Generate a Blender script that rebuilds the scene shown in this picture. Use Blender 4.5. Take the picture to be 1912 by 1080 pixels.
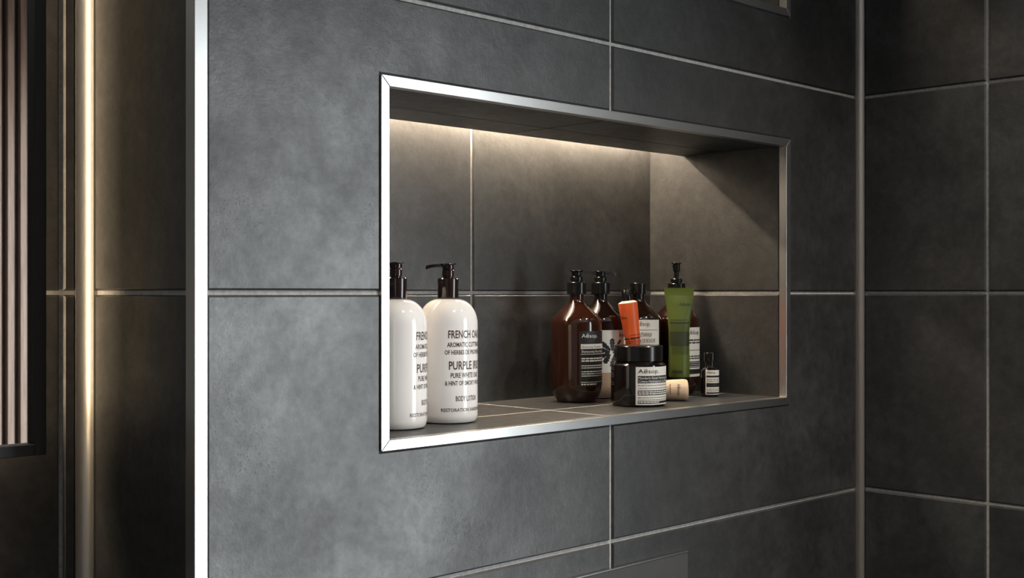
import bpy, math, random
from mathutils import Vector, Matrix, Euler

for o in list(bpy.data.objects):
    bpy.data.objects.remove(o)
scene = bpy.context.scene
COL = scene.collection
random.seed(7)

# World frame: tiled wall with the niche lies in y = 0 (room on the -y side),
# right wall in x = 0 (room on the -x side), eye level / tile joint at z = H0.
H0 = 1.5            # height of the eye-level tile joint above the floor
ROOM_TOP = 2.4
F_PX = 2295.0

# ------------------------------------------------------------------ camera
cam_d = bpy.data.cameras.new('camera')
cam = bpy.data.objects.new('camera', cam_d)
COL.objects.link(cam)
cam.location = (-1.711, -0.966, H0)
cam.rotation_euler = (math.pi / 2, 0, math.atan2(-0.704, 0.710))
cam_d.sensor_width = 36.0
cam_d.lens = F_PX * 36.0 / 1912.0
cam_d.shift_y = 7.0 / 1912.0
cam_d.clip_start = 0.02
scene.camera = cam

# ------------------------------------------------------------------ light + exposure
scene.view_settings.view_transform = 'Standard'
scene.view_settings.look = 'None'
scene.view_settings.gamma = 1.0
scene.view_settings.use_curve_mapping = False
scene.view_settings.exposure = 0.0

world = bpy.data.worlds.new('overcast_sky')
scene.world = world
world.use_nodes = True
bgn = world.node_tree.nodes['Background']
bgn.inputs[0].default_value = (0.955, 0.975, 1.0, 1)
SKY = 10.0
bgn.inputs[1].default_value = SKY

# daylight enters through one tall window in the right wall
WIN_Y0, WIN_Y1 = -2.28, -1.0
WIN_Z0, WIN_Z1 = H0 - 1.15, H0 + 0.56
pl = bpy.data.lights.new('window_portal', 'AREA')
pl.shape = 'RECTANGLE'
pl.size = WIN_Z1 - WIN_Z0
pl.size_y = WIN_Y1 - WIN_Y0
pl.cycles.is_portal = True
po = bpy.data.objects.new('window_portal', pl)
COL.objects.link(po)
po.location = (0.10, (WIN_Y0 + WIN_Y1) / 2, (WIN_Z0 + WIN_Z1) / 2)
po.rotation_euler = (0, math.pi / 2, 0)     # shines towards -x

SPOT_W = 30.0        # ceiling downlight over the shower
LED_NICHE = 180.0      # strip in the niche slot
LED_MIRROR = 21.0    # strip behind the mirror

# ------------------------------------------------------------------ materials
def new_mat(name):
    m = bpy.data.materials.new(name)
    m.use_nodes = True
    return m, m.node_tree, m.node_tree.nodes['Principled BSDF']

def plain(name, col, rough=0.5, metal=0.0, spec=0.5, coat=0.0, noise=0.0, scale=40.0):
    m, nt, b = new_mat(name)
    b.inputs['Base Color'].default_value = (*col, 1)
    b.inputs['Roughness'].default_value = rough
    b.inputs['Metallic'].default_value = metal
    b.inputs['Specular IOR Level'].default_value = spec
    b.inputs['Coat Weight'].default_value = coat
    if noise > 0:
        tc = nt.nodes.new('ShaderNodeTexCoord')
        n = nt.nodes.new('ShaderNodeTexNoise')
        n.inputs['Scale'].default_value = scale
        n.inputs['Detail'].default_value = 5
        r = nt.nodes.new('ShaderNodeValToRGB')
        r.color_ramp.elements[0].position = 0.3
        r.color_ramp.elements[1].position = 0.7
        r.color_ramp.elements[0].color = (*[c * (1 - noise) for c in col], 1)
        r.color_ramp.elements[1].color = (*[c * (1 + noise) for c in col], 1)
        nt.links.new(tc.outputs['Object'], n.inputs['Vector'])
        nt.links.new(n.outputs['Fac'], r.inputs['Fac'])
        nt.links.new(r.outputs['Color'], b.inputs['Base Color'])
    return m

def tile_mat():
    m, nt, b = new_mat('slate_grey_porcelain')
    N, L = nt.nodes, nt.links
    tc = N.new('ShaderNodeTexCoord')
    oi = N.new('ShaderNodeObjectInfo')
    sc = N.new('ShaderNodeVectorMath'); sc.operation = 'MULTIPLY_ADD'
    cmb = N.new('ShaderNodeCombineXYZ')
    for i, k in enumerate((17.0, 9.0, 23.0)):
        mu = N.new('ShaderNodeMath'); mu.operation = 'MULTIPLY'
        mu.inputs[1].default_value = k
        L.new(oi.outputs['Random'], mu.inputs[0])
        L.new(mu.outputs[0], cmb.inputs[i])
    sc.inputs[1].default_value = (1, 1, 1)
    L.new(tc.outputs['Object'], sc.inputs[0])
    L.new(cmb.outputs[0], sc.inputs[2])
    def noise(scale, detail, rough=0.6, dist=0.0):
        n = N.new('ShaderNodeTexNoise')
        n.inputs['Scale'].default_value = scale
        n.inputs['Detail'].default_value = detail
        n.inputs['Roughness'].default_value = rough
        n.inputs['Distortion'].default_value = dist
        L.new(sc.outputs[0], n.inputs['Vector'])
        return n
    big = noise(7.5, 9, 0.68, 0.3)
    fine = noise(75, 6, 0.72)
    speck = noise(420, 2, 0.5)
    ramp = N.new('ShaderNodeValToRGB')
    e = ramp.color_ramp.elements
    e[0].position, e[0].color = 0.32, (0.022, 0.0223, 0.023, 1)
    e[1].position, e[1].color = 0.70, (0.058, 0.0585, 0.0595, 1)
    x = e.new(0.50); x.color = (0.035, 0.0353, 0.036, 1)
    L.new(big.outputs['Fac'], ramp.inputs['Fac'])
    fr = N.new('ShaderNodeMapRange')
    fr.inputs['From Min'].default_value = 0.3
    fr.inputs['From Max'].default_value = 0.7
    fr.inputs['To Min'].default_value = 0.60
    fr.inputs['To Max'].default_value = 1.36
    L.new(fine.outputs['Fac'], fr.inputs['Value'])
    # scattered small dark pits, gathered in patches
    pr = N.new('ShaderNodeMapRange')
    pr.inputs['From Min'].default_value = 0.30
    pr.inputs['From Max'].default_value = 0.40
    pr.inputs['To Min'].default_value = 0.50
    pr.inputs['To Max'].default_value = 1.0
    L.new(speck.outputs['Fac'], pr.inputs['Value'])
    patch = noise(6.0, 4, 0.6, 0.2)
    pm = N.new('ShaderNodeMapRange')
    pm.inputs['From Min'].default_value = 0.50
    pm.inputs['From Max'].default_value = 0.66
    L.new(patch.outputs['Fac'], pm.inputs['Value'])
    pk = N.new('ShaderNodeMix'); pk.data_type = 'FLOAT'
    pk.inputs['A'].default_value = 1.0
    L.new(pm.outputs[0], pk.inputs['Factor']); L.new(pr.outputs[0], pk.inputs['B'])
    m1 = N.new('ShaderNodeMath'); m1.operation = 'MULTIPLY'
    L.new(fr.outputs[0], m1.inputs[0]); L.new(pk.outputs['Result'], m1.inputs[1])
    sl = N.new('ShaderNodeMapRange')
    sl.inputs['From Min'].default_value = 0.34
    sl.inputs['From Max'].default_value = 0.68
    sl.inputs['To Min'].default_value = 0.64
    sl.inputs['To Max'].default_value = 0.90
    L.new(big.outputs['Fac'], sl.inputs['Value'])
    L.new(sl.outputs[0], b.inputs['Specular IOR Level'])
    mx = N.new('ShaderNodeVectorMath'); mx.operation = 'SCALE'
    L.new(ramp.outputs['Color'], mx.inputs[0]); L.new(m1.outputs[0], mx.inputs['Scale'])
    L.new(mx.outputs[0], b.inputs['Base Color'])
    rr = N.new('ShaderNodeMapRange')
    rr.inputs['From Min'].default_value = 0.3
    rr.inputs['From Max'].default_value = 0.7
    rr.inputs['To Min'].default_value = 0.48
    rr.inputs['To Max'].default_value = 0.31
    mxn = N.new('ShaderNodeMath'); mxn.operation = 'MULTIPLY_ADD'
    mxn.inputs[1].default_value = 0.45; mxn.inputs[2].default_value = 0.0
    L.new(fine.outputs['Fac'], mxn.inputs[0])
    mxb = N.new('ShaderNodeMath'); mxb.operation = 'MULTIPLY_ADD'; mxb.inputs[1].default_value = 0.55
    L.new(big.outputs['Fac'], mxb.inputs[0]); L.new(mxn.outputs[0], mxb.inputs[2])
    L.new(mxb.outputs[0], rr.inputs['Value'])
    L.new(rr.outputs[0], b.inputs['Roughness'])
    bp = N.new('ShaderNodeBump')
    bp.inputs['Strength'].default_value = 0.4
    bp.inputs['Distance'].default_value = 0.0006
    L.new(m1.outputs[0], bp.inputs['Height'])
    L.new(bp.outputs[0], b.inputs['Normal'])
    return m

def brushed_mat(name, col, rough, stretch):
    m, nt, b = new_mat(name)
    N, L = nt.nodes, nt.links
    tc = N.new('ShaderNodeTexCoord')
    mp = N.new('ShaderNodeMapping'); mp.inputs['Scale'].default_value = stretch
    n = N.new('ShaderNodeTexNoise'); n.inputs['Scale'].default_value = 60; n.inputs['Detail'].default_value = 4
    L.new(tc.outputs['Object'], mp.inputs['Vector']); L.new(mp.outputs[0], n.inputs['Vector'])
    r = N.new('ShaderNodeMapRange')
    r.inputs['To Min'].default_value = rough - 0.012
    r.inputs['To Max'].default_value = rough + 0.012
    L.new(n.outputs['Fac'], r.inputs['Value']); L.new(r.outputs[0], b.inputs['Roughness'])
    b.inputs['Base Color'].default_value = (*col, 1)
    b.inputs['Metallic'].default_value = 1.0
    return m

def wood_mat():
    m, nt, b = new_mat('walnut_slat')
    N, L = nt.nodes, nt.links
    tc = N.new('ShaderNodeTexCoord'); oi = N.new('ShaderNodeObjectInfo')
    mp = N.new('ShaderNodeMapping'); mp.inputs['Scale'].default_value = (1, 1, 0.05)
    ad = N.new('ShaderNodeVectorMath'); ad.operation = 'ADD'
    mu = N.new('ShaderNodeMath'); mu.operation = 'MULTIPLY'; mu.inputs[1].default_value = 40
    L.new(oi.outputs['Random'], mu.inputs[0])
    L.new(tc.outputs['Object'], mp.inputs['Vector']); L.new(mp.outputs[0], ad.inputs[0]); L.new(mu.outputs[0], ad.inputs[1])
    n = N.new('ShaderNodeTexNoise'); n.inputs['Scale'].default_value = 160; n.inputs['Detail'].default_value = 5
    L.new(ad.outputs[0], n.inputs['Vector'])
    r = N.new('ShaderNodeValToRGB')
    r.color_ramp.elements[0].position = 0.3; r.color_ramp.elements[0].color = (0.14, 0.085, 0.060, 1)
    r.color_ramp.elements[1].position = 0.7; r.color_ramp.elements[1].color = (0.24, 0.160, 0.120, 1)
    L.new(n.outputs['Fac'], r.inputs['Fac']); L.new(r.outputs[0], b.inputs['Base Color'])
    b.inputs['Roughness'].default_value = 0.5
    return m

def emit_mat(name, col, strength):
    m = bpy.data.materials.new(name); m.use_nodes = True
    nt = m.node_tree
    nt.nodes.remove(nt.nodes['Principled BSDF'])
    e = nt.nodes.new('ShaderNodeEmission')
    e.inputs[0].default_value = (*col, 1); e.inputs[1].default_value = strength
    nt.links.new(e.outputs[0], nt.nodes['Material Output'].inputs[0])
    return m

def pane_mat():
    m = bpy.data.materials.new('window_glass'); m.use_nodes = True
    nt = m.node_tree
    nt.nodes.remove(nt.nodes['Principled BSDF'])
    t = nt.nodes.new('ShaderNodeBsdfTransparent'); t.inputs[0].default_value = (0.96, 0.98, 0.98, 1)
    g = nt.nodes.new('ShaderNodeBsdfGlossy'); g.inputs['Roughness'].default_value = 0.02
    mx = nt.nodes.new('ShaderNodeMixShader'); mx.inputs[0].default_value = 0.06
    nt.links.new(t.outputs[0], mx.inputs[1]); nt.links.new(g.outputs[0], mx.inputs[2])
    nt.links.new(mx.outputs[0], nt.nodes['Material Output'].inputs[0])
    return m

TILE = tile_mat()
GROUT = plain('light_grey_grout', (0.40, 0.395, 0.385), 0.9, noise=0.18, scale=220)
ALU = brushed_mat('brushed_aluminium', (0.69, 0.69, 0.685), 0.29, (1, 1, 1))
STEEL = brushed_mat('satin_steel', (0.56, 0.54, 0.51), 0.42, (1, 1, 1))
PLASTER = plain('white_plaster', (0.62, 0.61, 0.60), 0.9, noise=0.03, scale=30)
PAINT = plain('grey_paint', (0.27, 0.265, 0.26), 0.8, noise=0.05, scale=30)
FLOORM = plain('dark_stone_floor', (0.07, 0.07, 0.072), 0.5, noise=0.25, scale=9)
WOOD = wood_mat()
BLACKFELT = plain('black_felt', (0.012, 0.011, 0.010), 0.95, noise=0.1)
BLACKMETAL = plain('black_powder_coat', (0.010, 0.010, 0.011), 0.42, noise=0.1)
MIRROR = plain('mirror_silver', (0.86, 0.87, 0.86), 0.015, metal=1.0)
LEDN = emit_mat('niche_led', (1.0, 0.80, 0.58), LED_NICHE)
LEDN_UP = emit_mat('upper_niche_led', (1.0, 0.80, 0.58), LED_NICHE * 0.4)
LEDM = emit_mat('mirror_led', (1.0, 0.76, 0.48), LED_MIRROR)
LEDS = emit_mat('downlight_led', (1.0, 0.90, 0.78), 6.0)
PANE = pane_mat()
PLATE = plain('dark_satin_plate', (0.085, 0.086, 0.087), 0.26, noise=0.05)
WHITE_P = plain('white_plastic', (0.93, 0.91, 0.89), 0.07, coat=0.3, noise=0.01)
PUMP_BROWN = plain('dark_brown_plastic', (0.018, 0.010, 0.009), 0.14, coat=0.4, noise=0.05)
BLACK_P = plain('black_plastic', (0.006, 0.006, 0.006), 0.2, noise=0.05)
AMBER = plain('amber_glass', (0.025, 0.0075, 0.0034), 0.07, coat=0.5, noise=0.08, scale=30)
AMBER_D = plain('dark_amber_glass', (0.0075, 0.0032, 0.0022), 0.07, coat=0.5, noise=0.08, scale=30)
JARGL = plain('black_amber_glass', (0.007, 0.0045, 0.004), 0.07, coat=0.5, noise=0.05)
PAPER = plain('cream_label_paper', (0.66, 0.65, 0.61), 0.55, noise=0.02)
PAPER_TAN = plain('tan_label_paper', (0.40, 0.28, 0.19), 0.55, noise=0.04)
BLACK_INK = plain('black_ink', (0.012, 0.012, 0.012), 0.5, noise=0.05)
GREY_INK = plain('grey_ink', (0.20, 0.20, 0.19), 0.5, noise=0.05)
BROWN_INK = plain('brown_ink', (0.090, 0.052, 0.038), 0.4, noise=0.05)
WHITE_INK = plain('white_ink', (0.70, 0.69, 0.66), 0.5, noise=0.02)
ORANGE = plain('orange_aluminium_tube', (0.62, 0.098, 0.022), 0.38, noise=0.04)
GREEN = plain('olive_green_tube', (0.080, 0.112, 0.016), 0.38, noise=0.04)
GREEN_INK = plain('dark_green_ink', (0.020, 0.030, 0.008), 0.5, noise=0.05)
BEIGE = plain('beige_tube', (0.66, 0.49, 0.34), 0.42, noise=0.03)

# ------------------------------------------------------------------ helpers
def mesh_obj(name, verts, faces, mat, parent=None, smooth=None):
    me = bpy.data.meshes.new(name)
    me.from_pydata([tuple(v) for v in verts], [], faces)
    me.validate()
    if smooth is not None:
        me.polygons.foreach_set('use_smooth', [True] * len(me.polygons))
        me.set_sharp_from_angle(angle=math.radians(smooth))
    me.materials.append(mat)
    me.update()
    o = bpy.data.objects.new(name, me)
    COL.objects.link(o)
    if parent is not None:
        o.parent = parent
    return o

def box_vf(x0, x1, y0, y1, z0, z1):
    v = [(x, y, z) for z in (z0, z1) for y in (y0, y1) for x in (x0, x1)]
    f = [(0, 2, 3, 1), (4, 5, 7, 6), (0, 1, 5, 4), (2, 6, 7, 3), (0, 4, 6, 2), (1, 3, 7, 5)]
    return v, f

def add_vf(acc, v, f):
    n = len(acc[0])
    acc[0].extend(v)
    acc[1].extend([tuple(i + n for i in q) for q in f])

def box(name, x0, x1, y0, y1, z0, z1, mat, parent=None, bevel=0.0):
    v, f = box_vf(min(x0, x1), max(x0, x1), min(y0, y1), max(y0, y1), min(z0, z1), max(z0, z1))
    o = mesh_obj(name, v, f, mat, parent)
    if bevel:
        m = o.modifiers.new('bevel', 'BEVEL'); m.width = bevel; m.segments = 2
    return o

def prop(o, label=None, cat=None, group=None, kind=None):
    if label: o['label'] = label
    if cat: o['category'] = cat
    if group: o['group'] = group
    if kind: o['kind'] = kind
    return o

def empty(name, loc, rz=0.0, rot=None):
    e = bpy.data.objects.new(name, None)
    e.empty_display_size = 0.02
    COL.objects.link(e)
    e.location = loc
    e.rotation_euler = rot if rot is not None else (0, 0, rz)
    return e

def lathe(name, prof, mat, parent, seg=56, smooth=32, xf=None):
    v, f = [], []
    n = len(prof)
    rings = []
    for r, z in prof:
        if r < 1e-6:
            rings.append([len(v)]); v.append((0, 0, z))
        else:
            b = len(v)
            for k in range(seg):
                a = 2 * math.pi * k / seg
                v.append((r * math.cos(a), r * math.sin(a), z))
            rings.append(list(range(b, b + seg)))
    for i in range(n - 1):
        A, B = rings[i], rings[i + 1]
        for k in range(seg):
            k2 = (k + 1) % seg
            if len(A) == 1 and len(B) == 1: continue
            if len(A) == 1: f.append((A[0], B[k2], B[k]))
            elif len(B) == 1: f.append((A[k], A[k2], B[0]))
            else: f.append((A[k], A[k2], B[k2], B[k]))
    if xf: v = [xf(*p) for p in v]
    return mesh_obj(name, v, f, mat, parent, smooth)

def offset_poly(p, d):
    """inset a counter-clockwise axis-aligned polygon by d"""
    out = []
    n = len(p)
    for i in range(n):
        a, b, c = p[i - 1], p[i], p[(i + 1) % n]
        def nrm(u, w):
            dx, dy = w[0] - u[0], w[1] - u[1]
            l = math.hypot(dx, dy)
            return (-dy / l, dx / l)
        n1, n2 = nrm(a, b), nrm(b, c)
        out.append((b[0] + d * (n1[0] + n2[0]), b[1] + d * (n1[1] + n2[1])))
    return out

def tile(parent, poly, place, depth=0.007, bev=0.0020):
    """poly: counter-clockwise seen from the room, in plane coordinates (u, v);
    place(u, v, w): w = height above the finished face (negative = into the wall)"""
    inn = offset_poly(poly, bev)
    n = len(poly)
    v = [place(a, b, -depth) for a, b in poly] + [place(a, b, -bev) for a, b in poly] + [place(a, b, 0) for a, b in inn]
    f = []
    for i in range(n):
        j = (i + 1) % n
        f.append((i, j, n + j, n + i))
        f.append((n + i, n + j, 2 * n + j, 2 * n + i))
    f.append(tuple(2 * n + i for i in range(n)))
    return mesh_obj('tile', v, f, TILE, parent)

G = 0.0022           # half joint width
def cells(us, vs):
    for i in range(len(us) - 1):
        for j in range(len(vs) - 1):
            yield us[i], us[i + 1], vs[j], vs[j + 1]

def notch(r, holes):
    """rectangle r=(u0,u1,v0,v1) minus the first hole that overlaps one of its corners -> polygon"""
    u0, u1, v0, v1 = r
    P = [(u0, v0), (u1, v0), (u1, v1), (u0, v1)]
    for a0, a1, b0, b1 in holes:
        if a0 >= u1 or a1 <= u0 or b0 >= v1 or b1 <= v0: continue
        ins = [a0 <= p[0] <= a1 and b0 <= p[1] <= b1 for p in P]
        if ins[0]: return [(a1, v0), (u1, v0), (u1, v1), (u0, v1), (u0, b1), (a1, b1)]
        if ins[1]: return [(u0, v0), (a0, v0), (a0, b1), (u1, b1), (u1, v1), (u0, v1)]
        if ins[2]: return [(u0, v0), (u1, v0), (u1, b0), (a0, b0), (a0, v1), (u0, v1)]
        if ins[3]: return [(u0, v0), (u1, v0), (u1, v1), (a1, v1), (a1, b0), (u0, b0)]
    return P

REC = 0.0030         # grout lies this far behind the tile face

# ------------------------------------------------------------------ shell of the room
WA = 1.1467          # length of the niche wall
SD = 0.2045          # depth of its end face
XL, YB = -3.0, -2.4
NX0, NX1 = -0.9383, -0.1948          # outer edge of the niche trim
TW = 0.0107                          # trim width
ND = 0.2458                          # niche depth
NICHES = [(H0 - 0.1592, H0 + 0.2190), (H0 + 0.3935, H0 + 0.7250)]
JX = -0.584                          # vertical joint
ROWS = [H0 + 0.3 * k for k in range(-5, 4)]

def quad_grid(xs, zs, skip, pl):
    v, f = [], []
    for i in range(len(xs) - 1):
        for j in range(len(zs) - 1):
            if skip(i, j): continue
            n = len(v)
            v += [pl(xs[i], zs[j]), pl(xs[i + 1], zs[j]), pl(xs[i + 1], zs[j + 1]), pl(xs[i], zs[j + 1])]
            f.append((n, n + 1, n + 2, n + 3))
    return v, f

# niche wall with its two recesses
ix0, ix1 = NX0 + TW, NX1 - TW        # finished inner faces
acc = ([], [])
zs = [-0.05]
for a, b in NICHES: zs += [a + TW - REC, b - TW + REC]
zs.append(ROOM_TOP + 0.05)
xs = [-WA + REC, ix0 - REC, ix1 + REC, 0.05]
v, f = quad_grid(xs, zs, lambda i, j: i == 1 and j in (1, 3), lambda x, z: (x, REC, z))
add_vf(acc, v, f)
SLOT = 0.182
for a, b in NICHES:
    z0, z1 = a + TW - REC, b - TW + REC
    x0, x1, y1 = ix0 - REC, ix1 + REC, ND + REC
    zt = z1 + 0.052
    def q(*p): add_vf(acc, list(p), [(0, 1, 2, 3)])
    zg = a + TW - 0.00012
    q((x0, REC, z0), (x0, y1, z0), (x1, y1, z0), (x1, REC, z0))
    q((x0, .004, zg), (x0, y1, zg), (x1, y1, zg), (x1, .004, zg))
    q((x0, y1, z0), (x0, y1, zt), (x1, y1, zt), (x1, y1, z0))
    q((x0, REC, z0), (x0, REC, zt), (x0, y1, zt), (x0, y1, z0))
    q((x1, REC, z0), (x1, y1, z0), (x1, y1, zt), (x1, REC, zt))
    q((x0, REC, z1), (x1, REC, z1), (x1, SLOT - REC, z1), (x0, SLOT - REC, z1))
    q((x0, SLOT - REC, z1), (x1, SLOT - REC, z1), (x1, SLOT - REC, zt), (x0, SLOT - REC, zt))
    q((x0, SLOT - REC, zt), (x1, SLOT - REC, zt), (x1, y1, zt), (x0, y1, zt))
wall_front = prop(mesh_obj('wall_front', acc[0], acc[1], GROUT), 'dark slate tiled shower wall with the recessed lit niche', kind='structure')
holes = [(NX0 - 0.0004, NX1 + 0.0004, a - 0.0004, b + 0.0004) for a, b in NICHES]
for u0, u1, v0, v1 in cells([-WA + 0.0122, JX, -0.0128], ROWS):
    r = (u0 + (G if u0 == JX else 0), u1 - (G if u1 == JX else 0), v0 + G, v1 - G)
    tile(wall_front, notch(r, holes), lambda u, v, w: (u, -w, v))
# tiles lining each niche
for a, b in NICHES:
    fz, cz = a + TW, b - TW
    hz = H0 if a < H0 else H0 + 0.6
    yf = 0.0112
    for u0, u1, v0, v1 in cells([ix0, JX, ix1], [fz, hz, cz + 0.05]):          # back
        r = (u0 + (G if u0 == JX else -0.0026), u1 - (G if u1 == JX else -0.0026), v0 + (G if v0 == hz else -0.0026), v1 - (G if v1 == hz else 0))
        tile(wall_front, notch(r, []), lambda u, v, w: (u, ND - w, v))
    for v0, v1 in ((fz - 0.0026, hz - G), (hz + G, cz + 0.05)):
        tile(wall_front, [(-ND - .0026, v0), (-yf, v0), (-yf, v1), (-ND - .0026, v1)], lambda u, v, w: (ix1 - w, -u, v))     # right side
        tile(wall_front, [(yf, v0), (ND + .0026, v0), (ND + .0026, v1), (yf, v1)], lambda u, v, w: (ix0 + w, u, v))          # left side
    for u0, u1, v0, v1 in cells([ix0, JX, ix1], [yf, 0.105, ND]):              # shelf of the niche
        r = (u0 + (0.0019 if u0 == JX else 0), u1 - (0.0019 if u1 == JX else 0), v0 + (0.0019 if v0 > yf else 0), v1 - (0.0019 if v1 < ND else 0))
        tile(wall_front, notch(r, []), lambda u, v, w: (u, v, fz + w), bev=0.0003)
    for u0, u1, v0, v1 in cells([ix0, JX, ix1], [yf, 0.107, SLOT]):            # underside of the niche top
        r = (u0 + (0.0012 if u0 == JX else 0), u1 - (0.0012 if u1 == JX else 0), v0 + (0.0012 if v0 > yf else 0), v1 - (0.0012 if v1 < SLOT else 0))
        tile(wall_front, notch((r[0], r[1], -r[3], -r[2]), []), lambda u, v, w: (u, -v, cz - w), bev=0.0007)

# end face of the niche wall
acc = ([], [])
add_vf(acc, [(-WA + REC, REC, -0.05), (-WA + REC, SD + 0.05, -0.05), (-WA + REC, SD + 0.05, ROOM_TOP + 0.05), (-WA + REC, REC, ROOM_TOP + 0.05)], [(0, 1, 2, 3)])
wall_end = prop(mesh_obj('wall_end', acc[0], acc[1], GROUT), 'narrow dark tiled end face of the shower wall', kind='structure')
for v0, v1 in zip(ROWS[:-1], ROWS[1:]):
    tile(wall_end, [(-SD + 0.0135, v0 + G), (-0.0146, v0 + G), (-0.0146, v1 - G), (-SD + 0.0135, v1 - G)], lambda u, v, w: (-WA - w, -u, v))

# wall behind the mirror
YE = SD
wall_left = prop(mesh_obj('wall_mirror', [(XL - .05, YE + REC, -.05), (-WA + .02, YE + REC, -.05), (-WA + .02, YE + REC, ROOM_TOP + .05), (XL - .05, YE + REC, ROOM_TOP + .05)], [(0, 1, 2, 3)], GROUT),
                 'dark tiled wall behind the back-lit mirror', kind='structure')
us = [XL, -WA - 0.0275 - 1.2, -WA - 0.0275 - 0.6, -WA - 0.0275, -WA - 0.0135]
for u0, u1, v0, v1 in cells(us, ROWS):
    tile(wall_left, [(u0 + G, v0 + G), (u1 - (G if u1 < -WA - 0.02 else 0), v0 + G), (u1 - (G if u1 < -WA - 0.02 else 0), v1 - G), (u0 + G, v1 - G)], lambda u, v, w: (u, YE - w, v))

# right wall with the tall window
acc = ([], [])
T = 0.2
add_vf(acc, *box_vf(REC, T, WIN_Y1, 0.05, -.05, ROOM_TOP + .05))
add_vf(acc, *box_vf(REC, T, YB - .25, WIN_Y0, -.05, ROOM_TOP + .05))
add_vf(acc, *box_vf(REC, T, WIN_Y0, WIN_Y1, -.05, WIN_Z0))
add_vf(acc, *box_vf(REC, T, WIN_Y0, WIN_Y1, WIN_Z1, ROOM_TOP + .05))
wall_right = prop(mesh_obj('wall_right', acc[0], acc[1], GROUT), 'dark tiled wall on the right of the shower', kind='structure')
for u0, u1, v0, v1 in cells([0.0085, 0.2004, 0.8004, 1.0], ROWS):
    a = u0 + (G if u0 > 0.1 else 0); b = u1 - G
    tile(wall_right, [(a, v0 + G), (b, v0 + G), (b, v1 - G), (a, v1 - G)], lambda u, v, w: (-w, -u, v))
window = prop(empty('window_1', (0.10, (WIN_Y0 + WIN_Y1) / 2, WIN_Z0)), 'tall window in the right wall', kind='structure')
def wbox(name, y0, y1, z0, z1, m, d=0.03):
    yc = (WIN_Y0 + WIN_Y1) / 2
    return box(name, -d / 2 + 0.03, d / 2 + 0.03, y0 - yc, y1 - yc, z0 - WIN_Z0, z1 - WIN_Z0, m, window)
wbox('frame_rail', WIN_Y0, WIN_Y1, WIN_Z0, WIN_Z0 + .03, BLACKMETAL)
wbox('frame_rail', WIN_Y0, WIN_Y1, WIN_Z1 - .03, WIN_Z1, BLACKMETAL)
wbox('frame_stile', WIN_Y0, WIN_Y0 + .03, WIN_Z0 + .03, WIN_Z1 - .03, BLACKMETAL)
wbox('frame_stile', WIN_Y1 - .03, WIN_Y1, WIN_Z0 + .03, WIN_Z1 - .03, BLACKMETAL)
wbox('pane', WIN_Y0 + .03, WIN_Y1 - .03, WIN_Z0 + .03, WIN_Z1 - .03, PANE, 0.006)

prop(box('floor', XL - .2, .2, YB - .2, SD + .1, -.1, 0.0, FLOORM), 'dark stone bathroom floor', kind='structure')
prop(box('ceiling', XL - .2, .2, YB - .2, SD + .1, ROOM_TOP, ROOM_TOP + .1, PLASTER), 'white plaster bathroom ceiling', kind='structure')
prop(box('wall_left', XL - .15, XL, YB - .2, SD + .1, -.05, ROOM_TOP + .05, PAINT), 'plain grey painted wall on the far left', kind='structure')
wall_back = prop(box('wall_back', XL - .1, .1, YB - .2, YB, -.05, ROOM_TOP + .05, BLACKFELT), 'wall clad in vertical walnut slats seen in the mirror', kind='structure')
sm = None
k = 0
x = -0.0305
while x > XL + 0.03:
    if sm is None:
        v, f = box_vf(-0.0095, 0.0095, 0, 0.022, 0.0, ROOM_TOP)
        o = mesh_obj('slat', v, f, WOOD, wall_back); sm = o.data
    else:
        o = bpy.data.objects.new('slat', sm); COL.objects.link(o); o.parent = wall_back
    o.location = (x, YB, 0)
    x -= 0.0385
    k += 1

# ------------------------------------------------------------------ metal trims
def bar_prism(name, pts, z0, z1, mat, parent=None, smooth=None):
    """vertical extrusion of a counter-clockwise plan polygon"""
    n = len(pts)
    v = [(a, b, z0) for a, b in pts] + [(a, b, z1) for a, b in pts]
    f = [(i, (i + 1) % n, n + (i + 1) % n, n + i) for i in range(n)]
    f += [tuple(reversed(range(n))), tuple(range(n, 2 * n))]
    return mesh_obj(name, v, f, mat, parent, smooth)

# mitred square trim around each niche
YF, YR = -0.0012, 0.0110
trim_n = 1
for a, b in NICHES:
    root = prop(empty('trim_%d' % trim_n, ((NX0 + NX1) / 2, 0, a)), 'brushed aluminium edge trim framing the %s niche' % ('shelf' if trim_n == 1 else 'upper'), kind='structure')
    trim_n += 1
    ox, oz = (NX0 + NX1) / 2, a
    O = [(NX0 - ox, a - oz), (NX1 - ox, a - oz), (NX1 - ox, b - oz), (NX0 - ox, b - oz)]
    I = [(NX0 + TW - ox, a + TW - oz), (NX1 - TW - ox, a + TW - oz), (NX1 - TW - ox, b - TW - oz), (NX0 + TW - ox, b - TW - oz)]
    g = 0.00028
    for i in range(4):
        j = (i + 1) % 4
        ring = [O[i], O[j], I[j], I[i]]
        dx, dz = O[j][0] - O[i][0], O[j][1] - O[i][1]
        L_ = math.hypot(dx, dz); dx /= L_; dz /= L_
        sg = [1, -1, -1, 1]
        ring = [(p[0] + dx * g * s_, p[1] + dz * g * s_) for p, s_ in zip(ring, sg)]
        v = [(p[0], YF, p[1]) for p in ring] + [(p[0], YR, p[1]) for p in ring]
        f = [(0, 1, 2, 3), (7, 6, 5, 4)] + [(m, 4 + m, 4 + (m + 1) % 4, (m + 1) % 4) for m in range(4)]
        o = mesh_obj('trim_piece', v, f, ALU, root)
        bm_ = o.modifiers.new('bevel', 'BEVEL'); bm_.width = 0.0005; bm_.segments = 2

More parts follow.
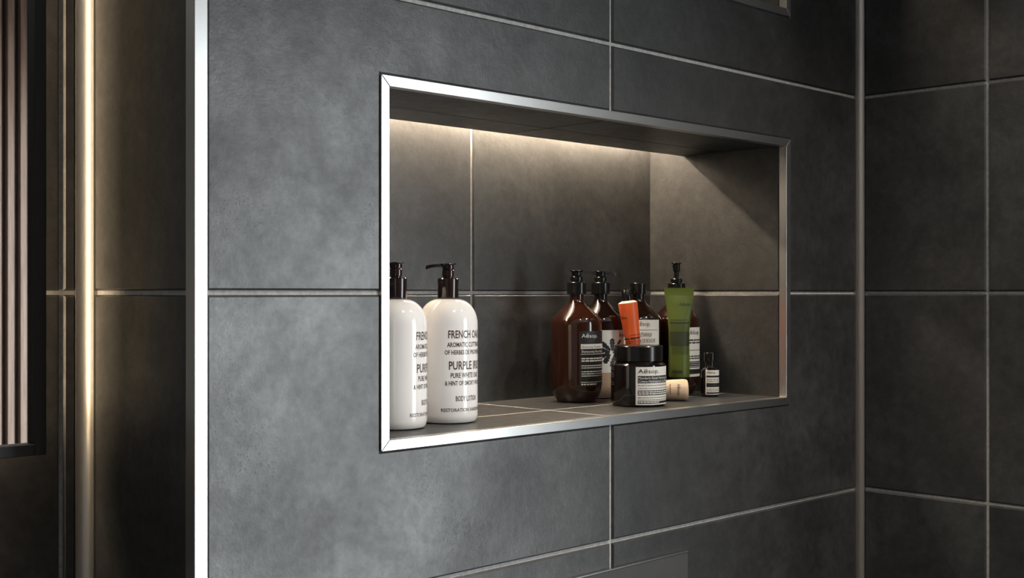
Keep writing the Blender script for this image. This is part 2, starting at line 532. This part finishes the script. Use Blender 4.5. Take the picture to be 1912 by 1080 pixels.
# square trim on the outer corner of the niche wall
o = bar_prism('trim_%d' % trim_n, [(-WA - .0012, -.0012), (-WA + .0122, -.0012), (-WA + .0122, .006), (-WA + .006, .0140), (-WA - .0012, .0140)], 0.002, ROOM_TOP - .002, ALU)
prop(o, 'bright aluminium trim on the outer corner of the wall', kind='structure'); trim_n += 1
m_ = o.modifiers.new('bevel', 'BEVEL'); m_.width = .0006; m_.segments = 2

def cove(cx, cy, sx, sy, rx, ry):
    pts = [(cx, cy)]
    arc = []
    for k in range(13):
        t_ = math.pi / 2 * k / 12
        # concave quarter between the two wall faces
        arc.append((cx + sx * rx * (1 - math.sin(t_) * 0.92), cy + sy * ry * (1 - math.cos(t_) * 0.92)))
    arc[0] = (cx + sx * rx, cy + sy * ry * 0.08)
    arc[-1] = (cx + sx * rx * 0.08, cy + sy * ry)
    pts = [(cx - sx * .003, cy - sy * .003), (cx + sx * rx, cy - sy * .003)] + arc + [(cx - sx * .003, cy + sy * ry)]
    return pts
o = bar_prism('trim_%d' % trim_n, cove(0, 0, -1, -1, 0.0128, 0.0085), 0.002, ROOM_TOP - .002, STEEL, None, 40)
prop(o, 'thin steel cove trim in the inner corner on the right', kind='structure'); trim_n += 1
o = bar_prism('trim_%d' % trim_n, list(reversed(cove(-WA, SD, -1, -1, 0.0135, 0.0135))), 0.002, ROOM_TOP - .002, STEEL, None, 40)
prop(o, 'glowing steel cove trim in the inner corner beside the mirror', kind='structure'); trim_n += 1

# ------------------------------------------------------------------ lamps
for idx, (a, b) in enumerate(NICHES):
    zt = b - TW + REC + 0.052
    led = prop(empty('led_strip', ((ix0 + ix1) / 2, 0.231, zt - 0.010)), 'warm LED strip hidden in the top slot of the %s niche' % ('shelf' if idx == 0 else 'upper'), 'light strip', 'niche light strips')
    hw = (ix1 - ix0) / 2 - 0.004
    box('housing', -hw, hw, -.0085, .0085, .0015, .010, BLACKMETAL, led)
    df = box('diffuser', -hw, hw, -.006, .006, -.0015, .0, LEDN if idx == 0 else LEDN_UP, led)
    df.location = (0, 0, -.003); df.rotation_euler = (math.radians(30), 0, 0)

for px_, lab_, w_ in ((-0.25, 'round recessed ceiling downlight nearer the right wall', 1.3), (-0.86, 'round recessed ceiling downlight above the white bottles', 0.8)):
    sp = prop(empty('ceiling_spotlight', (px_, -0.66, ROOM_TOP)), lab_, 'light', 'ceiling downlights')
    lathe('housing', [(0.030, 0.0), (0.045, 0.0), (0.046, -0.004), (0.044, -0.006), (0.031, -0.006), (0.030, 0.0)], ALU, sp, 40)
    lathe('lens', [(0.0, -0.0015), (0.0298, -0.0015), (0.0298, -0.0005), (0, -0.0005)], LEDS, sp, 40)
    ld = bpy.data.lights.new('downlight_beam', 'SPOT')
    ld.energy = SPOT_W * w_; ld.color = (1.0, 0.90, 0.78); ld.spot_size = math.radians(110); ld.spot_blend = 0.7; ld.shadow_soft_size = 0.02
    lo = bpy.data.objects.new('downlight_beam', ld); COL.objects.link(lo); lo.parent = sp; lo.location = (0, 0, -0.012)

# ------------------------------------------------------------------ mirror with black box frame, lit from behind
MX1 = -WA - 0.0651; MX0 = MX1 - 0.72
MZ0, MZ1 = H0 - 0.1512, H0 + 0.62
MYF = YE - 0.050; MYB = YE - 0.0225
mir = prop(empty('mirror', ((MX0 + MX1) / 2, YE, MZ0)), 'black box-framed mirror with warm backlight, reflecting wood slats', 'mirror')
def mb(name, x0, x1, y0, y1, z0, z1, m, bevel=0):
    ox = (MX0 + MX1) / 2
    return box(name, x0 - ox, x1 - ox, y0 - YE, y1 - YE, z0 - MZ0, z1 - MZ0, m, mir, bevel)
FW = 0.0108
mb('frame_stile', MX1 - FW, MX1, MYF, MYB, MZ0, MZ1, BLACKMETAL, .0006)
mb('frame_stile', MX0, MX0 + FW, MYF, MYB, MZ0, MZ1, BLACKMETAL, .0006)
mb('frame_rail', MX0 + FW, MX1 - FW, MYF, MYB, MZ0, MZ0 + FW, BLACKMETAL, .0006)
mb('frame_rail', MX0 + FW, MX1 - FW, MYF, MYB, MZ1 - FW, MZ1, BLACKMETAL, .0006)
mb('mirror_glass', MX0 + FW, MX1 - FW, MYF + 0.0082, MYB - .002, MZ0 + FW, MZ1 - FW, MIRROR)
mb('backing_box', MX0 + .03, MX1 - .03, MYB, YE - .0005, MZ0 + .03, MZ1 - .03, BLACKMETAL)
mb('light_strip', MX1 - .0295, MX1 - .026, MYB + .003, YE - .004, MZ0 + .03, MZ1 - .03, LEDM)
mb('light_strip', MX0 + .026, MX0 + .0295, MYB + .003, YE - .004, MZ0 + .03, MZ1 - .03, LEDM)
mb('light_strip', MX0 + .03, MX1 - .03, MYB + .003, YE - .004, MZ0 + .026, MZ0 + .0295, LEDM)
mb('light_strip', MX0 + .03, MX1 - .03, MYB + .003, YE - .004, MZ1 - .0295, MZ1 - .026, LEDM)

# flush plate low on the niche wall
o = box('wall_plate', -0.694, -0.4387, -0.0045, 0.0, H0 - 0.49, H0 - 0.3317, PLATE, None, 0.0016)
box('edge_highlight', -0.6938, -0.4389, -0.0052, -0.0006, H0 - 0.3325, H0 - 0.3312, ALU, o)  # bright bar added to stand in for the highlight along the plate's top edge
prop(o, 'smooth dark grey flush plate low on the tiled wall', 'wall plate')

# ------------------------------------------------------------------ printing helpers
def font_mesh(s, bold=0.0):
    cu = bpy.data.curves.new('t', 'FONT')
    cu.body = s; cu.size = 1.0; cu.resolution_u = 2; cu.offset = bold
    ob = bpy.data.objects.new('t', cu); COL.objects.link(ob)
    dg = bpy.context.evaluated_depsgraph_get()
    me = ob.evaluated_get(dg).to_mesh()
    v = [(p.co.x, p.co.y) for p in me.vertices]
    f = [tuple(p.vertices) for p in me.polygons]
    ob.evaluated_get(dg).to_mesh_clear()
    bpy.data.objects.remove(ob); bpy.data.curves.remove(cu)
    return v, f
_fc = {}
def text_vf(s, bold=0.0):
    if (s, bold) not in _fc: _fc[(s, bold)] = font_mesh(s, bold)
    return _fc[(s, bold)]

class Print:
    """collects flat print in label coordinates (x right, y up, metres) and lays it on a surface"""
    def __init__(self): self.a = ([], [])
    def text(self, s, x, y, h, w=None, align='L', bold=0.0):
        """h = cap height; w = total width (else natural)"""
        v, f = text_vf(s, bold)
        if not v: return self
        x0 = min(p[0] for p in v); x1 = max(p[0] for p in v)
        k = h / 0.729
        kx = k if w is None else w / (x1 - x0)
        W_ = (x1 - x0) * kx
        sx = x if align == 'L' else (x - W_ / 2 if align == 'C' else x - W_)
        add_vf(self.a, [(sx + (p[0] - x0) * kx, y + p[1] * k, 0) for p in v], f)
        return self
    def rect(self, x0, x1, y0, y1, n=8):
        v = []
        for i in range(n + 1):
            xx = x0 + (x1 - x0) * i / n
            v += [(xx, y0, 0), (xx, y1, 0)]
        f = [(2 * i, 2 * i + 2, 2 * i + 3, 2 * i + 1) for i in range(n)]
        add_vf(self.a, v, f); return self
    def words(self, x0, x1, y, h, seed=0, fill=1.0):
        """a line of print too small to read: word-length dashes"""
        r = random.Random(seed); x = x0; end = x0 + (x1 - x0) * fill
        while x < end - h * 0.5:
            w = min(h * r.uniform(1.4, 4.5), end - x)
            self.rect(x, x + w, y, y + h, 2); x += w + h * 0.6
        return self
    def poly(self, pts):
        add_vf(self.a, [(p[0], p[1], 0) for p in pts], [tuple(range(len(pts)))]); return self
    def put(self, name, surf, lift, mat, parent):
        v = [surf(p[0], p[1], lift) for p in self.a[0]]
        return mesh_obj(name, v, self.a[1], mat, parent)

def cyl(R, th0):
    """label surface on an upright cylinder; th0 = facing angle of x=0 (0 = out of the niche, + = to the right)"""
    def s(x, y, lift):
        a = th0 + x / R
        return ((R + lift) * math.sin(a), -(R + lift) * math.cos(a), y)
    return s

def label_patch(name, surf, x0, x1, y0, y1, mat, parent, lift=0.00025, n=24, rc=0.001):
    """thin paper label: front and a rolled edge back onto the bottle"""
    v, f = [], []
    for i in range(n + 1):
        x = x0 + (x1 - x0) * i / n
        v += [surf(x, y0, 0), surf(x, y0, lift), surf(x, y1, lift), surf(x, y1, 0)]
    for i in range(n):
        a, b = 4 * i, 4 * i + 4
        f += [(a, b, b + 1, a + 1), (a + 1, b + 1, b + 2, a + 2), (a + 2, b + 2, b + 3, a + 3)]
    f += [(0, 1, 2, 3), (4 * n + 3, 4 * n + 2, 4 * n + 1, 4 * n)]
    return mesh_obj(name, v, f, mat, parent, 30)

FZ = NICHES[0][0] + TW               # shelf level
VIEW = math.atan2(-0.704, 0.710)     # turn that lines local +x with the picture's right
def zl(y_px, Z):                     # height above the shelf of an image row at depth Z
    return H0 - (y_px - 547.0) * Z / F_PX - FZ
LOGO = 'A\u0113sop.'

# ------------------------------------------------------------------ pumps
def pump(root, zc, rc, hc, mat, ang, reach, ring=(0.0088, 0.0080), head=(0.0066, 0.0080), raise_=0.0, plate=0.0100):
    """collar at zc, height hc; ring and head above; spout points to local angle ang"""
    col = lathe('collar', [(0, zc), (rc * .97, zc), (rc, zc + .0006), (rc, zc + hc - .0008), (rc - .0008, zc + hc), (0, zc + hc)], mat, root)
    z = zc + hc
    lathe('pump_ring', [(ring[0] * .8, z - .0005), (ring[0] * .8, z + .0012), (ring[0], z + .0018), (ring[0], z + ring[1] - .0012), (ring[0] - .001, z + ring[1]), (0, z + ring[1])], mat, root)
    z += ring[1]
    if raise_ > 0:
        lathe('stem', [(0.0036, z - .001), (0.0036, z + raise_ + .001)], mat, root, 24)
        z += raise_
    h = head[1]
    hd = lathe('pump_head', [(0, z - .0004), (head[0] * .85, z - .0004), (head[0], z + .001), (head[0], z + h - .002), (plate * .93, z + h - .0014), (plate, z + h - .0007), (plate * .97, z + h), (0, z + h + .0004)], mat, root)
    # spout: flat tapering bar that droops at its end
    v, f = [], []
    N_ = 9
    for i in range(N_ + 1):
        t_ = i / N_
        d = plate * 0.4 + (reach - plate * 0.4) * t_
        w = 0.0050 * (1 - 0.35 * t_)
        top = z + h - .0004 - 0.0022 * t_ ** 3
        th = 0.0036 + 0.0006 * (t_ > 0.85)
        for sx, sz in ((-w, top - th), (w, top - th), (w * .8, top), (-w * .8, top)):
            v.append((d * math.cos(ang) - sx * math.sin(ang), d * math.sin(ang) + sx * math.cos(ang), sz))
    for i in range(N_):
        a = 4 * i
        for m in range(4):
            f.append((a + m, a + (m + 1) % 4, a + 4 + (m + 1) % 4, a + 4 + m))
    f += [(3, 2, 1, 0), (4 * N_, 4 * N_ + 1, 4 * N_ + 2, 4 * N_ + 3)]
    mesh_obj('spout', v, f, mat, hd, 40)
    return col

# ------------------------------------------------------------------ white lotion bottles
def white_bottle(x, y, label, spout, turn):
    root = prop(empty('lotion_bottle', (x, y, FZ + 0.0003)), label, 'bottle', 'white lotion bottles')
    R = 0.0343
    prof = [(0, 0.0008), (R - .010, 0.0008), (R - .006, 0), (R - .0028, .0012), (R - .0008, .0042), (R, .009), (R, .112)]
    for k in range(1, 13):
        a = math.pi / 2 * k / 12
        prof.append((0.0108 + (R - 0.0108) * math.cos(a), .112 + 0.0292 * math.sin(a)))
    prof += [(0.0108, .1445)]
    lathe('body', prof, WHITE_P, root, 72)
    pump(root, .1413, 0.0122, 0.0235, PUMP_BROWN, spout, 0.0255, ring=(0.0068, 0.010), head=(0.0068, 0.0070), plate=0.0100)
    P = Print()
    Zf = 1.389
    w = 0.0545
    for s, yb, h, ww in (('FRENCH OAK', 632, 15, .0475), ('AROMATIC CUTTINGS', 648.5, 9, .0500), ('OF HERBES DE PROVENCE', 662.5, 8.5, .0555),
                         ('PURPLE IRIS', 690.5, 16, .0460), ('PURE WHITE OAK', 706, 9.5, .0420), ('& HINT OF SMOKY WOOD', 720, 8.5, .0550),
                         ('BODY LOTION', 749.5, 10, .0304), ('RESTORATION HARDWARE', 769, 6.5, .0640)):
        P.text(s, 0, zl(yb, Zf), h * Zf / F_PX, ww, 'C', 0.018)
    P.put('lettering', cyl(R, turn), 0.00012, BROWN_INK, root)
    return root

white_bottle(-0.850, 0.0836, 'white lotion bottle partly hidden behind the left edge of the niche', VIEW + math.pi, 0.70)
white_bottle(-0.766, 0.0917, 'white lotion bottle standing fully in view, right of its twin', VIEW + math.pi, -0.03)

# ------------------------------------------------------------------ amber bottles
BP = [(0, .0012), (.0205, .0012), (.0235, 0), (.0262, .0010), (.0300, .0060), (.0330, .0120), (.0345, .0185), (.0348, .024), (.0348, .104),
      (.0345, .1085), (.0333, .1125), (.0305, .1165), (.0235, .1235), (.0170, .1295), (.0125, .1340), (.0104, .1368), (.0099, .1395), (.0099, .1495)]
def amber_bottle(x, y, label, mat, k=1.0):
    root = prop(empty('amber_bottle', (x, y, FZ + 0.0003)), label, 'bottle', 'amber bottles')
    lathe('body', [(r * k, z) for r, z in BP], mat, root, 72)
    return root

# front one: black label with white print
ba = amber_bottle(-0.4658, 0.1647, 'brown amber pump bottle with a black label, left of the jar', AMBER)
pump(ba, .1462, 0.0133, 0.0166, BLACK_P, VIEW, 0.027)
Zf = 1.655; R = .0348
S = cyl(R, 0.0)
L0, L1 = -0.0255, 0.0255
lab = label_patch('label', S, L0, L1, zl(722, Zf), zl(619, Zf), BLACK_INK, ba)
P = Print(); px = Zf / F_PX
lx = L0 + 0.0032; rx = L1 - 0.001
P.text(LOGO, lx, zl(631, Zf), 7.5 * px, 0.0255)
P.rect(lx - .001, rx, zl(652, Zf), zl(643, Zf))
P.text('Shampooing Nourrissant', lx, zl(659, Zf), 5 * px, .0405)
P.rect(lx - .001, rx, zl(662.2, Zf), zl(661.4, Zf))
for i, (yy, h, fl) in enumerate(((671, 2.3, 1), (675.5, 2.3, .95), (684, 1.5, .95), (688, 1.5, .9), (695, 1.5, .92), (699, 1.5, .88), (703, 1.5, .8))):
    P.words(lx, rx, zl(yy, Zf), h * px, 10 + i, fl)
P.rect(lx - .001, rx, zl(714.3, Zf), zl(713.4, Zf))
P.words(lx, rx, zl(719, Zf), 2.2 * px, 31, .5)
P.put('lettering', S, 0.0004, WHITE_INK, lab)
Print().text('Nurturing Shampoo', lx, zl(650, Zf), 5 * px, .034).put('bar_lettering', S, 0.0005, GREY_INK, lab)

# second: pale label with a black leaf and a tan foot
bb = amber_bottle(-0.396, 0.182, 'dark pump bottle with a pale leaf-print label, behind the jar', AMBER_D)
pump(bb, .1462, 0.0133, 0.0166, BLACK_P, VIEW + 0.35, 0.023)
Zf = 1.715; px = Zf / F_PX
S = cyl(R, 0.0)
def foot(x, y, lift):
    r_ = R
    for (r0, z0), (r1, z1) in zip(BP[2:8], BP[3:9]):
        if z0 <= y <= z1: r_ = r0 + (r1 - r0) * (y - z0) / (z1 - z0)
    a = x / R
    return ((r_ + lift) * math.sin(a), -(r_ + lift) * math.cos(a), y)
la, lb = R * math.radians(-62), R * math.radians(52)
zt_ = zl(696, Zf)
lab = label_patch('label', S, la, lb, zt_, zl(617, Zf), PAPER, bb)
fz_ = [.0012, .006, .012, .0185, .024, zt_]
v, f = [], []
for zz in fz_:
    for i in range(25): v.append(foot(la + (lb - la) * i / 24, zz, .00025))
for k in range(5):
    for i in range(24): f.append((k * 25 + i, k * 25 + i + 1, k * 25 + i + 26, k * 25 + i + 25))
mesh_obj('label_foot', v, f, PAPER_TAN, lab, 40)
P = Print().text(LOGO, R * math.radians(-3), zl(630, Zf), 7.5 * px, 0.0230)
def leaf(P, cx, cy, k):
    """a sprig of lobed leaflets growing from one stalk"""
    def blade(ang, l, w, ox=0, oy=0):
        c, s = math.cos(ang), math.sin(ang)
        pts = [(t_ * l, ww * w) for t_, ww in ((0, .45), (.22, .50), (.36, .80), (.46, .55), (.60, 1.0), (.70, .70), (.86, .85), (.95, .45), (1, 0))]
        pts += [(a, -b * .9) for a, b in reversed(pts[:-1])]
        P.poly([(cx + k * (ox + a * c - b * s), cy + k * (oy + a * s + b * c)) for a, b in pts])
    for ang, l, w, ox, oy in ((92, .95, .24, .18, .10), (140, .95, .22, .0, .15), (165, .85, .20, -.05, .0), (48, .62, .15, .55, .45),
                              (238, .80, .24, -.05, -.15), (255, .95, .26, .35, -.25), (205, .75, .18, -.1, -.05), (-20, .8, .16, .2, .0)):
        blade(math.radians(ang), l, w, ox, oy)
leaf(P, R * math.radians(-26), zl(658, Zf), 0.0185)
P.put('leaf_print', S, 0.0005, BLACK_INK, lab)

# third: mouthwash with a plain cap
bc = amber_bottle(-0.3245, 0.1725, 'dark capped mouthwash bottle with a white label, behind the orange tube', AMBER_D, 0.975)
lathe('cap', [(0, .1462), (.0114, .1462), (.0117, .1468), (.0117, .1618), (.0110, .1626), (0, .1626)], BLACK_P, bc)
Zf = 1.755; px = Zf / F_PX; R = .0348 * 0.975
S = cyl(R, math.radians(-28))
la, lb = R * math.radians(-38), R * math.radians(38)
lab = label_patch('label', S, la, lb, .038, zl(598, Zf), PAPER, bc)
P = Print().text(LOGO, la + .006, zl(609, Zf), 8 * px, .0215)
P.rect(la + .005, lb - .004, zl(617.4, Zf), zl(616.7, Zf))
P.text('MOUTHWASH', la + .006, zl(630, Zf), 8.5 * px, .0235)
P.text('BAIN DE BOUCHE', la + .006, zl(640.5, Zf), 8 * px, .0300)
P.rect(la + .005, lb - .004, zl(649, Zf), zl(648, Zf))
for i in range(6): P.words(la + .006, lb - .005, zl(656 + 6 * i, Zf), 2.6 * px, 50 + i, .9)
P.put('lettering', S, 0.0005, BLACK_INK, lab)

# fourth: pump raised, behind the green tube
bd = amber_bottle(-0.257, 0.1545, 'dark amber bottle with a raised pump, behind the green tube', AMBER, 0.965)
pump(bd, .1462, 0.0130, 0.0160, BLACK_P, math.radians(48), 0.020, ring=(0.0088, 0.0070), head=(0.0052, 0.0130), raise_=0.0105, plate=0.0078)
Zf = 1.795; px = Zf / F_PX; R = .0348 * 0.965
S = cyl(R, 0)
la, lb = R * math.radians(-42), R * math.radians(42)
lab = label_patch('label', S, la, lb, zl(704, Zf), zl(612, Zf), PAPER, bd)
P = Print().text(LOGO, la + .014, zl(625, Zf), 8 * px, .022)
for i, (yy, h) in enumerate(((637, 2.6), (642, 2.6), (667, 2.2), (671, 2.2))): P.words(la + .012, lb - .003, zl(yy, Zf), h * px, 70 + i, .95)
P.rect(la + .003, lb - .003, zl(655, Zf), zl(654.2, Zf))
P.rect(la + .012, lb - .003, zl(687, Zf), zl(675.5, Zf)); P.rect(la + .012, lb - .003, zl(699, Zf), zl(690, Zf))
P.put('lettering', S, 0.0005, BLACK_INK, lab)
P = Print()
for i, yy in enumerate((678.5, 682, 685.5)): P.rect(la + .013, lb - .004, zl(yy, Zf), zl(yy - .9, Zf))
P.put('bar_lettering', S, 0.0007, PAPER, lab)

# ------------------------------------------------------------------ jar
jar = prop(empty('cream_jar', (-0.4473, 0.0711, FZ + 0.0003)), 'squat black cream jar with a white label, at the front of the shelf', 'jar')
Zf = 1.60; px = Zf / F_PX; R = .0362
lathe('body', [(0, .0012), (R - .009, .0012), (R - .0055, 0), (R - .002, .001), (R - .0004, .0038), (R, .007), (R, .0505), (R - .0006, .0535), (R - .0030, .0560), (R - .0060, .0570), (R - .0066, .0590), (0, .0590)], JARGL, jar, 72)
lid = lathe('lid', [(R - .0075, .0580), (R - .0046, .0583), (R - .0040, .0590), (R - .0040, .0775), (R - .0048, .0787), (R - .0062, .0791), (0, .0791)], BLACK_P, jar, 72)
S = cyl(R, 0)
la, lb = R * math.radians(-56), R * math.radians(56)
lab = label_patch('label', S, la, lb, zl(756, Zf), zl(685.5, Zf), PAPER, jar)
P = Print().text(LOGO, la + .0030, zl(697, Zf), 7.8 * px, .0300)
bl, br = la + .0028, lb - .002
P.rect(bl, br, zl(715.5, Zf), zl(702, Zf), 20); P.rect(bl, br, zl(738, Zf), zl(729, Zf), 20); P.rect(bl, br, zl(753.5, Zf), zl(749.3, Zf), 20)
P.put('black_bars', S, 0.0005, BLACK_INK, lab)
P = Print().text('Mandarin Facial Hydrating Cream', bl + .0008, zl(708, Zf), 4.6 * px, .0590)
P.text('Cr\u00e8me Hydratante \u00e0 la Mandarine', bl + .0008, zl(714.2, Zf), 4.6 * px, .0590)
P.words(bl + .0008, br, zl(732.6, Zf), 1.9 * px, 80); P.words(bl + .0008, br, zl(736.2, Zf), 1.9 * px, 81, .9)
P.words(bl + .0008, br, zl(752.0, Zf), 1.6 * px, 82, .45)
P.put('bar_lettering', S, 0.0008, WHITE_INK, lab)
P = Print()
for i, yy in enumerate((720.5, 726, 743, 747.3)): P.words(bl, br, zl(yy, Zf), 1.4 * px, 84 + i, .97)
P.put('lettering', S, 0.0005, GREY_INK, lab)

# ------------------------------------------------------------------ small vial
vial = prop(empty('dropper_vial', (-0.2705, 0.0844, FZ + 0.0003)), 'tiny dark glass vial with a white label, rightmost on the shelf', 'bottle')
Zf = 1.75; px = Zf / F_PX; R = .0127
lathe('body', [(0, .0006), (R - .003, .0006), (R - .0015, 0), (R - .0003, .0012), (R, .003), (R, .0345), (R - .0006, .0368), (R - .0026, .0392), (.0072, .0412), (.0064, .0428), (.0064, .0500)], JARGL, vial, 48)
lathe('cap', [(.0064, .0490), (.0079, .0492), (.0082, .0498), (.0082, .0618), (.0076, .0626), (0, .0626)], BLACK_P, vial, 40)
S = cyl(R, math.radians(-22))
la, lb = R * math.radians(-60), R * math.radians(60)
lab = label_patch('label', S, la, lb, zl(737.5, Zf), zl(692, Zf), PAPER, vial)
P = Print().text(LOGO, la + .0022, zl(698, Zf), 4 * px, .013)
P.rect(la + .0015, lb - .0015, zl(705.5, Zf), zl(702, Zf)); P.rect(la + .0015, lb - .0015, zl(723.5, Zf), zl(716, Zf)); P.rect(la + .0015, lb - .0015, zl(736, Zf), zl(733.2, Zf))
P.put('lettering', S, 0.0004, BLACK_INK, lab)
P = Print()
for i, yy in enumerate((710, 713.5, 728, 731)): P.words(la + .0015, lb - .002, zl(yy, Zf), 1.5 * px, 95 + i, .9)
P.put('fine_lettering', S, 0.0004, GREY_INK, lab)

# ------------------------------------------------------------------ tubes
def loft(name, secs, mat, parent, seg=48, smooth=40, caps=True):
    """secs: (z, half width x, half depth y)"""
    v, f = [], []
    for z, a, b in secs:
        for k in range(seg):
            t_ = 2 * math.pi * k / seg
            v.append((a * math.cos(t_), b * math.sin(t_), z))
    for i in range(len(secs) - 1):
        for k in range(seg):
            k2 = (k + 1) % seg
            f.append((i * seg + k, i * seg + k2, (i + 1) * seg + k2, (i + 1) * seg + k))
    if caps:
        f.append(tuple(reversed(range(seg)))); n = (len(secs) - 1) * seg
        f.append(tuple(range(n, n + seg)))
    return mesh_obj(name, v, f, mat, parent, smooth)

def tube_surf(secs):
    def s(x, y, lift):
        for (z0, a0, b0), (z1, a1, b1) in zip(secs[:-1], secs[1:]):
            lo, hi = min(z0, z1), max(z0, z1)
            if lo <= y <= hi and hi > lo:
                t_ = (y - z0) / (z1 - z0)
                a, b = a0 + (a1 - a0) * t_, b0 + (b1 - b0) * t_
                break
        else:
            a, b = secs[-1][1], secs[-1][2]
        q = max(0.0, 1 - (x / a) ** 2)
        return (x, -b * math.sqrt(q) - lift, y)
    return s

# green tube standing on its cap
gt = prop(empty('green_tube', (-0.2986, 0.1179, FZ + 0.0003), VIEW), 'tall olive green squeeze tube standing on its black cap', 'tube')
Zf = 1.752; px = Zf / F_PX
gs = [(.0262, .0118, .0118), (.0275, .0145, .0145), (.0300, .0153, .0153), (.045, .0151, .0148), (.070, .0147, .0128), (.095, .0150, .0098), (.115, .0166, .0068), (.132, .0188, .0038), (.1435, .0206, .0012), (.1450, .0209, .0008), (.1552, .0216, .0008)]
lathe('cap', [(0, .0004), (.0128, .0004), (.0134, .0012), (.0126, .0255), (.0120, .0264), (0, .0264)], BLACK_P, gt, 48)
loft('tube_body', gs, GREEN, gt)
S = tube_surf(gs)
Print().text(LOGO, -.0005, zl(572, Zf), 7 * px, .0185).put('logo', S, 0.0004, GREEN_INK, gt)
P = Print()
B = Print().rect(-.0138, .0138, zl(606, Zf), zl(602, Zf), 16)
B.put('printed_stripe', S, 0.0004, GREEN_INK, gt)
P.words(-.0130, .0125, zl(599, Zf), 1.2 * px, 120)
for i in range(5): P.words(-.013, .013, zl(610 + 2.6 * i, Zf), 0.7 * px, 121 + i)
B = Print()
for yy in range(620, 645, 3): B.rect(-.0138, .0138, zl(yy + 3, Zf), zl(yy, Zf), 16)
B.put('printed_block', S, 0.0004, GREEN_INK, gt)
for i in range(6): P.words(-.013, .013, zl(649 + 2.6 * i, Zf), 0.7 * px, 131 + i)
Print().rect(-.0108, .003, zl(698, Zf), zl(692.5, Zf), 10).put('printed_stripe', S, 0.0004, GREEN_INK, gt)
prop(P.put('fine_print', S, 0.0004, GREEN_INK, gt), kind='stuff')

# orange tube, leaning to the left, cap up
rot = (Matrix.Rotation(VIEW, 3, 'Z') @ Matrix.Rotation(math.radians(-7.8), 3, 'Y')).to_euler()
ot = prop(empty('orange_tube', (-0.3822, 0.1202, FZ + 0.0012), rot=rot), 'orange squeeze tube with a black cap leaning beside the jar', 'tube')
osx = [(.0005, .0085, .0022), (.010, .0085, .0030), (.040, .0090, .0075), (.070, .0095, .0105), (.100, .0115, .0122), (.122, .0131, .0130), (.1335, .0135, .0134), (.1345, .0133, .0132)]
loft('tube_body', osx, ORANGE, ot)
lathe('shoulder', [(.0133, .1343), (.0128, .1352), (.0070, .1376), (.0060, .1382)], PAPER, ot, 40)
lathe('cap', [(0, .1370), (.0074, .1370), (.0076, .1376), (.0064, .1518), (.0058, .1526), (0, .1526)], BLACK_P, ot, 40)
S = tube_surf(osx)
RED_INK = plain('dark_red_ink', (0.05, 0.008, 0.005), 0.5)
P = Print()
Print().rect(-.0112, -.0055, .0838, .0858, 6).put('printed_stripe', S, 0.0004, RED_INK, ot)
Print().rect(-.004, .0105, .0838, .0862, 10).put('printed_stripe', S, 0.0004, RED_INK, ot)
P.words(-.004, .010, .0890, .0007, 141)
for i in range(4): P.words(-.010, .0095, .081 - .0021 * i, .0006, 142 + i)
Print().rect(-.0090, .0090, .064, .0705, 14).put('printed_block', S, 0.0004, RED_INK, ot)
Print().text(LOGO, -.0125, .113, .0045, .0085).put('logo', S, 0.0004, RED_INK, ot)
P.put('lettering', S, 0.0004, RED_INK, ot)

# beige tube lying on its side
bt = prop(empty('beige_tube', (-0.3503, 0.0635, FZ + 0.0003), VIEW), 'small beige tube lying on its side beside the jar', 'tube')
RB = .0147
def lay(x, y, z):                    # lathe axis -> local -x, resting on the shelf
    r = math.hypot(x, y)
    return (-z, x, y + RB - 0.0)
lathe('tube_body', [(0, .0002), (.0100, 0), (.0125, .0004), (.0138, .0014), (.0145, .0035), (.0147, .0075), (.0144, .016), (.0137, .026), (.0130, .031), (.0122, .034), (.0085, .036), (0, .036)], BEIGE, bt, 56, 32, lay)
lathe('cap', [(0, .0358), (.0095, .0358), (.0098, .0364), (.0098, .0480), (.0090, .0488), (0, .0488)], BLACK_P, bt, 40, 32, lay)
def bsurf(x, y, lift):               # x runs down round the tube, y along its axis towards the right end
    r = .0142 + lift
    a = math.radians(38) - x / .0142
    return (y, -r * math.cos(a), RB + r * math.sin(a))
Print().text(LOGO, 0, -.0160, .0046, .0165).put('lettering', bsurf, 0.0008, BROWN_INK, bt)
Print().words(0, .0150, -.0262, .0010, 150).put('fine_lettering', bsurf, 0.0002, BROWN_INK, bt)
